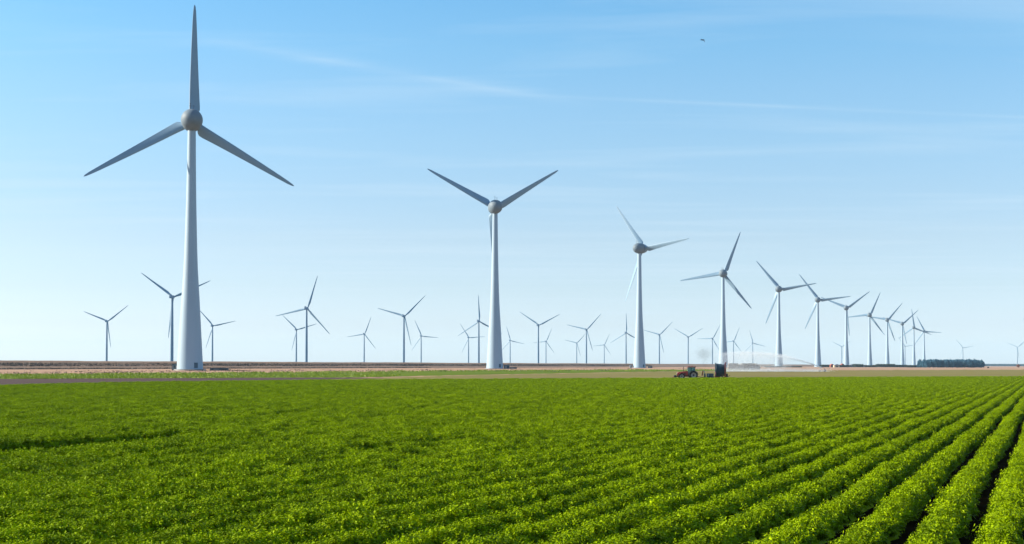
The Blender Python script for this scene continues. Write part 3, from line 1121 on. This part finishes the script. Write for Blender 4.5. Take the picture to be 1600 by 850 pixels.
# ------------------------------------------------------------------ farm in the distance
def barn(x0, x1, Y, eave, ridge, depth, wall, roof, label, doors=1):
    a_, b_ = at(x0, 574, Y), at(x1, 574, Y)
    w_ = b_.x - a_.x
    r = empty('barn', ((a_.x + b_.x) / 2, Y, 0))
    tag(r, label, 'barn')
    MB().box(-w_ / 2, w_ / 2, 0, depth, -.2, eave).build('wall', wall, r)
    MB().prism([(-w_ / 2 - .3, eave), (w_ / 2 + .3, eave), (0 + w_ * .12, ridge), (-w_ * .12, ridge)], -.35, depth + .35).build('roof', roof, r)
    for k in range(doors):
        cx_ = -w_ / 2 + (k + .5) * w_ / doors
        MB().box(cx_ - w_ * .16 / doors, cx_ + w_ * .16 / doors, -.06, -.003, -.1, eave * .8).build('door', M_dark, r)
    for k in range(2):
        cx_ = -w_ * .38 + k * w_ * .76
        MB().box(cx_ - .5, cx_ + .5, -.05, -.003, eave * .45, eave * .75).build('window', M_door, r)
    return r


barn(1298, 1303, 2500, 3.6, 6.0, 9, M_brick, M_roofr, 'small brick-red barn left of the cream barn in the distance')
barn(1303.6, 1312, 2480, 3.4, 5.4, 9, M_cream, M_roofg, 'cream-walled barn in the middle of the distant farm')
barn(1314.5, 1319.5, 2560, 4.2, 6.6, 9, M_brick, M_roofr, 'small red barn just left of the seventh turbine foot')
barn(1328, 1338, 2600, 4.0, 5.6, 12, M_shed, M_roofg, 'grey shed just right of the seventh turbine foot', 2)
barn(1340, 1351, 2700, 3.4, 4.8, 12, M_shed, M_shed, 'pale grey shed behind the dark trees left of the eighth turbine', 2)

# straw stack: bales are separate pieces of the stack
g0 = at(1137, 577.4, 1060)
g1 = at(1190, 577.4, 1060)
stack = empty('straw_stack', (g0.x, 1060, 0))
tag(stack, 'long grey-brown stack of straw bales right of the hose reel', 'straw stack')
BL, BH = 2.42, 1.22
bale_mesh = MB().box(-BL / 2 + .02, BL / 2 - .02, -1.2, 1.2, .01, BH - .02, .10).mesh('bale', True, 50)
bale_mesh.materials.append(M_straw)
ncol = int((g1.x - g0.x) / BL)
for lvl in range(4):
    for c in range(ncol - (1 if lvl == 3 else 0)):
        if lvl == 3 and c in (3,):
            continue
        b = new_obj('bale', bale_mesh, stack)
        b.location = (BL * (c + .5) + (0.35 if lvl % 2 else 0) + random.uniform(-.08, .08), random.uniform(-.25, .25), BH * lvl)
        b.rotation_euler = (0, 0, random.uniform(-.05, .05) + (math.pi if random.random() < .5 else 0))


# ------------------------------------------------------------------ tractor
TY = 345.0
tp = at(1073, 590, TY)
TR = empty('tractor', (tp.x, TY, 0.0))
tag(TR, 'red tractor with glass cab facing left at the far edge of the crop', 'tractor')


def wheel(parent, x, y, R, w_, name='wheel'):
    """axle along y, centre at height R; tyre with lugs, rim, hub"""
    wh = bpy.data.objects.new(name, None)
    prof_ = [(R * .62, -w_ / 2), (R * .86, -w_ / 2), (R * .96, -w_ * .38), (R * .96, w_ * .38), (R * .86, w_ / 2), (R * .62, w_ / 2)]
    m_ = MB().lathe(prof_, 32, M=ROTX, close=True)
    for k in range(20):
        a_ = 2 * math.pi * k / 20
        for sg in (-1, 1):
            Mx = Matrix.Rotation(a_ + sg * .07, 4, 'Y') @ Matrix.Translation((0, sg * w_ * .23, R * .965)) @ Matrix.Rotation(sg * .6, 4, 'Z')
            m_.box(-.05, .05, -w_ * .27, w_ * .27, -.03, .04, M=Mx)
    ty = m_.build(name, M_rubber, parent)
    ty.location = (x, y, R)
    rm = MB().lathe([(.08, -w_ * .12), (R * .3, -w_ * .12), (R * .5, -w_ * .36), (R * .63, -w_ * .42), (R * .63, w_ * .42), (R * .5, w_ * .36), (R * .3, w_ * .12), (.08, w_ * .12)], 28, M=ROTX)
    rm.build('rim', M_rim, ty, True, 40)
    hb = MB().lathe([(R * .2, -w_ * .3), (R * .2, w_ * .3)], 14, M=ROTX)
    hb.build('hub', M_dark, ty, True, 40)
    return ty


RX, FX = 1.55, -1.35
for sy in (-1, 1):
    wheel(TR, RX, sy * .98, 1.02, .62)
    wheel(TR, FX, sy * .92, .74, .5)
# bonnet
pts_b = [(-2.35, .85), (-2.35, 1.45), (-2.15, 1.68), (-.2, 2.02), (.25, 2.02), (.25, .95)]
bon = MB().prism(pts_b, -.42, .42).build('bonnet', M_red, TR)
MB().box(-2.40, -2.353, -.34, .34, .92, 1.42, .0).build('grille', M_dark, bon)
for sy in (-1, 1):
    MB().box(-2.43, -2.353, sy * .3 - .11, sy * .3 + .11, 1.47, 1.6).build('headlight', M_white, bon)
    MB().box(-2.0, -.3, sy * .424, sy * .44, 1.15, 1.5).build('side_vent', M_dark, bon)
MB().box(-2.2, 1.9, -.3, .3, .62, 1.0, .04).build('chassis', M_dark, TR)
MB().box(-3.15, -2.55, -.55, .55, .45, 1.0, .06).box(-2.6, -2.2, -.22, .22, .6, .85).build('front_weight', M_dark, TR)
MB().tube((-3.2, -.9, .55), (-3.2, .9, .55), .07).tube((-3.5, -.3, .5), (-2.9, -.3, .55), .06).tube((-3.5, .3, .5), (-2.9, .3, .55), .06).build('front_linkage', M_darkred, TR)
# cab
cabm = MB()
for x_, y_ in ((.3, .72), (1.05, .8), (1.95, .74)):
    for sy in (-1, 1):
        cabm.box(x_ - .05, x_ + .05, sy * y_ - .05, sy * y_ + .05, 1.25, 2.92)
cabm.box(.25, 2.0, -.78, .78, 1.0, 1.32, .03)
cabm.build('cab_frame', M_dark, TR)
MB().box(.12, 2.18, -.88, .88, 2.922, 3.14, .09).build('roof', M_darkred, TR)
for sy in (-1, 1):
    MB().box(.36, 1.0, sy * .74 - .01, sy * .74 + .01, 1.33, 2.91).build('window', M_glass, TR)
    MB().box(1.11, 1.9, sy * .76 - .01, sy * .76 + .01, 1.75, 2.91).build('window', M_glass, TR)
MB().box(.29, .31, -.66, .66, 1.5, 2.9).build('windscreen', M_glass, TR)
MB().box(1.97, 1.99, -.68, .68, 1.6, 2.9).build('rear_window', M_glass, TR)
MB().box(1.25, 1.6, -.28, .28, 1.33, 1.75, .05).box(1.55, 1.72, -.28, .28, 1.7, 2.4, .05).build('seat', M_dark, TR)
MB().tube((.55, 0, 1.33), (.8, 0, 1.95), .04).build('steering_column', M_dark, TR)
# fenders
for sy in (-1, 1):
    fm = MB()
    for k in range(9):
        a0 = rad(20 + k * 16)
        a1 = rad(20 + (k + 1) * 16)
        r0_, r1_ = 1.10, 1.15
        fm.prism([(RX - math.cos(a0) * r0_, 1.02 + math.sin(a0) * r0_), (RX - math.cos(a0) * r1_, 1.02 + math.sin(a0) * r1_),
                  (RX - math.cos(a1) * r1_, 1.02 + math.sin(a1) * r1_), (RX - math.cos(a1) * r0_, 1.02 + math.sin(a1) * r0_)], sy * .98 - .34, sy * .98 + .34)
    fm.build('fender', M_dark, TR)
    fm = MB()
    for k in range(6):
        a0 = rad(40 + k * 16)
        a1 = rad(40 + (k + 1) * 16)
        fm.prism([(FX - math.cos(a0) * .80, .74 + math.sin(a0) * .80), (FX - math.cos(a0) * .84, .74 + math.sin(a0) * .84),
                  (FX - math.cos(a1) * .84, .74 + math.sin(a1) * .84), (FX - math.cos(a1) * .80, .74 + math.sin(a1) * .80)], sy * .92 - .27, sy * .92 + .27)
    fm.build('fender', M_red, TR)
    MB().box(.05, .35, sy * 1.0 - .18, sy * 1.0 + .18, .45, .5).box(.05, .35, sy * 1.0 - .18, sy * 1.0 + .18, .8, .85).build('step', M_dark, TR)
    MB().tube((.3, sy * .8, 2.6), (.2, sy * 1.25, 2.6), .025, n=6).box(.17, .23, sy * 1.25 - .12, sy * 1.25 + .12, 2.3, 2.65).build('mirror', M_dark, TR)
MB().tube((-.75, .34, 1.85), (-.75, .34, 2.95), .07).tube((-.75, .34, 2.95), (-.65, .34, 3.1), .07).build('exhaust', M_dark, TR)
MB().box(1.2, 1.4, -.1, .1, 3.145, 3.3, .03).build('beacon', M_roofr, TR)
MB().tube((2.2, -.45, .75), (2.9, -.45, .65), .06).tube((2.2, .45, .75), (2.9, .45, .65), .06).tube((2.1, 0, 1.25), (2.9, 0, 1.15), .05).build('rear_linkage', M_dark, TR)

# pump unit behind the tractor
pp = at(1106, 590, TY)
PU = empty('irrigation_pump', (pp.x, TY, 0))
tag(PU, 'low dark pump unit on a frame between the tractor and the hose reel', 'pump')
MB().box(-1.7, 1.4, -.7, .7, .45, .58, .02).tube((-2.3, 0, .62), (-1.6, 0, .55), .07).build('frame', M_dark, PU)
MB().box(-.25, 1.35, -.62, .62, .585, 1.45, .05).build('engine_cover', M_kiosk, PU)
MB().box(-.02, .05, -.66, -.623, .75, 1.3).build('panel_strip', M_white, PU)
MB().lathe([(.12, -.18), (.46, -.18), (.5, 0), (.46, .18), (.12, .18)], 20, M=Matrix.Translation((-.75, 0, .98)) @ ROTY).build('pump_housing', M_kiosk, PU, True, 40)
MB().tube((-.75, 0, 1.4), (-.9, 0, 2.0), .09).tube((-.9, 0, 2.0), (-1.15, 0, 2.15), .09).build('outlet_pipe', M_steel, PU)
MB().prism([(-1.55, .9), (-1.25, .9), (-1.12, 2.0), (-1.3, 2.05)], -.25, .25).build('warning_panel', M_roofr, PU)
for sy in (-1, 1):
    wheel(PU, .5, sy * .85, .36, .22)

# hose reel
rp_ = at(1126, 590, TY)
HR = empty('hose_reel', (rp_.x, TY, 0), rad(-9))
tag(HR, 'tall dark teal irrigation hose reel with dark red frame behind the tractor', 'hose reel')
CZ = 2.22
for xs, mt in ((-1.02, M_teal), (1.02, M_darkred)):
    m_ = MB()
    m_.lathe([(1.62, -.06), (1.8, -.06), (1.8, .06), (1.62, .06)], 40, M=ROTY, close=True)
    m_.lathe([(.35, -.07), (.5, -.07), (.5, .07), (.35, .07)], 24, M=ROTY, close=True)
    m_.lathe([(.45, -.03), (1.66, -.03), (1.66, .03), (.45, .03)], 40, M=ROTY, close=True)
    for k in range(10):
        a_ = 2 * math.pi * k / 10
        m_.tube((0, math.cos(a_) * .45, math.sin(a_) * .45), (0, math.cos(a_) * 1.7, math.sin(a_) * 1.7), .07, n=6)
    fl = m_.build('flange', mt, HR, True, 40)
    fl.location = (xs, 0, CZ)
dr_ = MB().lathe([(.9, -.96), (.9, .96)], 32, M=ROTY).build('drum', M_teal, HR, True, 40)
dr_.location = (0, 0, CZ)
hs = MB()
for layer, rr in enumerate((1.02, 1.2, 1.38, 1.55)):
    nw = 11 if layer < 3 else 7
    for k in range(nw):
        hs.lathe([(rr + .085 * math.cos(q), -.86 + k * .172 + .085 * math.sin(q)) for q in [i * math.pi / 3 for i in range(6)]], 32, M=ROTY, close=True)
ho = hs.build('hose_coil', M_hose, HR, True, 60)
ho.location = (0, 0, CZ)
fr = MB()
for xs in (-1.2, 1.22):
    for sy in (-1, 1):
        fr.tube((xs, sy * .95, .62), (xs, 0, CZ + .1), .09, n=8)
    fr.box(xs - .08, xs + .08, -1.05, 1.05, .5, .68)
fr.box(-1.3, 1.5, -.9, -.74, .48, .66).box(-1.3, 1.5, .74, .9, .48, .66)
fr.tube((-1.3, 0, CZ), (1.3, 0, CZ), .14, n=12)
fr.tube((-1.3, 0, .6), (-2.2, 0, .55), .08, n=8)
fr.build('frame', M_darkred, HR)
MB().box(1.13, 1.34, -.5, .5, .7, 4.1, .04).box(1.1, 1.4, -1.0, 1.0, 4.0, 4.2, .03).build('upright', M_darkred, HR)
MB().box(-1.36, -1.15, -.35, .35, .7, 4.05, .04).build('guide_post', M_teal, HR)
MB().box(1.35, 1.75, -.4, .4, .68, 1.4, .05).build('gearbox', M_dark, HR)
MB().tube((1.5, .0, .6), (2.3, .0, .95), .06, n=8).tube((2.25, -.5, .95), (2.25, .5, .95), .05, n=8).tube((1.7, .5, .6), (2.0, .5, .05), .05, n=8).tube((1.7, -.5, .6), (2.0, -.5, .05), .05, n=8).build('cart_lift', M_dark, HR)
for sy in (-1, 1):
    wheel(HR, .1, sy * 1.15, .46, .3)

# sprinkler cart and its jet
GY = 770.0
gp = at(1286, 580, GY)
GC = empty('sprinkler_cart', (gp.x, GY, 0))
tag(GC, 'small wheeled sprinkler cart shooting the water jet, right of the sixth turbine', 'sprinkler cart')
MB().tube((-1.9, -.6, .5), (1.2, -.6, .5), .07).tube((-1.9, .6, .5), (1.2, .6, .5), .07).tube((-1.9, -.6, .5), (-2.2, 0, 1.0), .06).tube((-1.9, .6, .5), (-2.2, 0, 1.0), .06).box(.6, 1.3, -.75, .75, .45, .62).build('frame', M_dark, GC)
for sy in (-1, 1):
    wheel(GC, 1.0, sy * .95, .5, .22)
    wheel(GC, -1.7, sy * .75, .36, .18)
MB().tube((1.0, 0, .6), (1.0, 0, 1.75), .11).box(.75, 1.3, -.25, .25, .7, 1.2, .05).build('riser', M_darkred, GC)
MB().tube((1.15, 0, 1.70), (-.6, 0, 2.32), .09, .05).tube((1.0, 0, 1.75), (1.35, 0, 1.95), .06).build('gun_barrel', M_roofr, GC)


def specks(name, P, size, m, label, cat):
    n = len(P)
    q = P[:, None, :] + rng.normal(0, 1, (n, 3, 3)) * size
    o = new_obj(name, fast_mesh(name, q.reshape(-1, 3), 3), None, m)
    tag(o, label, cat, kind='stuff')
    return o


nz0 = Vector((gp.x - .6, GY, 2.32))
Rng_, Hh = 86.0, 8.3
N = 15000
t = rng.uniform(0, 1, N) ** 1.1 * .54
sig = .16 + 4.2 * t ** 1.5
X = nz0.x - Rng_ * t
Z = nz0.z + 4 * Hh * t * (1 - t) + rng.normal(0, 1, N) * sig * .55 - abs(rng.normal(0, 1, N)) * sig * 1.2
Yv = nz0.y - 20 * t + rng.normal(0, 1, N) * sig
jet = np.stack([X, Yv, Z], 1)
N2 = 52000
t = rng.uniform(.22, .66, N2)
fall = rng.uniform(0, 1, N2) ** 1.3
top = 4 * Hh * t * (1 - t) + nz0.z
mist = np.stack([nz0.x - Rng_ * t + rng.normal(0, 2.5, N2), nz0.y - 20 * t + rng.normal(0, 5, N2), np.maximum(.1, top * (1 - fall) + rng.normal(0, .3, N2))], 1)
N3 = 26000
t = rng.uniform(-.02, .66, N3)
low = np.stack([nz0.x - Rng_ * t + rng.normal(0, 2, N3), nz0.y - 20 * t + rng.normal(0, 8, N3), np.abs(rng.normal(.3, .8, N3)) + .05], 1)
specks('water_spray', np.concatenate([jet, mist, low]), .06, M_drop, 'thin arc of water spray and mist drifting left from the sprinkler cart', 'spray')

# exhaust smoke
c_ = at(1100, 553, TY)
b_ = at(1101, 572, TY)
N = 5200
P1 = np.array(c_) + rng.normal(0, 1, (N, 3)) * np.array([1.15, .9, .85])
k = rng.uniform(0, 1, 700)
P2 = np.array(b_)[None] * (1 - k[:, None]) + np.array(c_)[None] * k[:, None] + rng.normal(0, 1, (700, 3)) * (.25 + .5 * k[:, None])
specks('exhaust_smoke', np.concatenate([P1, P2]), .022, M_soot, 'faint grey puff of exhaust smoke above the tractor', 'smoke')

# bird
bp_ = at(1098, 62.5, 95)
BD = empty('bird', bp_, rad(20))
tag(BD, 'small dark bird gliding high in the sky right of centre', 'bird')
bm_ = MB().lathe([(.004, -.12), (.022, -.10), (.034, -.05), (.036, .0), (.026, .06), (.022, .09), (.018, .11), (.004, .135)], 12, M=Matrix.Rotation(rad(70), 4, 'Z') @ YUP)
bm_.build('body', M_bird, BD, True)
for sg, (dx, dz) in ((-1, (-.24, -.03)), (1, (.17, -.13))):
    v_ = [(0, -.04, .02), (0, .05, .02), (dx * .5, -.03, .05), (dx * .5, .05, .05), (dx, .03, dz), (dx * .9, .06, dz * .8),
          (0, -.04, .008), (0, .05, .008), (dx * .5, -.03, .042), (dx * .5, .05, .042), (dx, .03, dz - .006), (dx * .9, .06, dz * .8 - .006)]
    f_ = [(0, 2, 3, 1), (2, 4, 5, 3), (6, 7, 9, 8), (8, 9, 11, 10), (0, 6, 8, 2), (2, 8, 10, 4), (1, 3, 9, 7), (3, 5, 11, 9), (4, 10, 11, 5)]
    new_obj('wing', pydata('wing', v_, f_), BD, M_bird)
MB().prism([(-.10, -.004), (-.17, -.03), (-.17, -.02), (-.10, .008)], -.03, .03).build('tail', M_bird, BD)

# ------------------------------------------------------------------ haze
hz = MB().box(-7000, 7000, -200, 14000, -2, 215).mesh('haze')
HZ = new_obj('haze', hz)
HZ['kind'] = 'stuff'
tag(HZ, 'thin pale air over the whole plain', 'haze')
hm = bpy.data.materials.new('haze')
hm.use_nodes = True
hm.node_tree.nodes.clear()
vo = hm.node_tree.nodes.new('ShaderNodeVolumePrincipled')
vo.inputs['Color'].default_value = (0.50, 0.77, 1.0, 1)
vo.inputs['Density'].default_value = 3.6e-5
vo.inputs['Anisotropy'].default_value = 0.0
oo = hm.node_tree.nodes.new('ShaderNodeOutputMaterial')
hm.node_tree.links.new(vo.outputs[0], oo.inputs['Volume'])
hz.materials.append(hm)
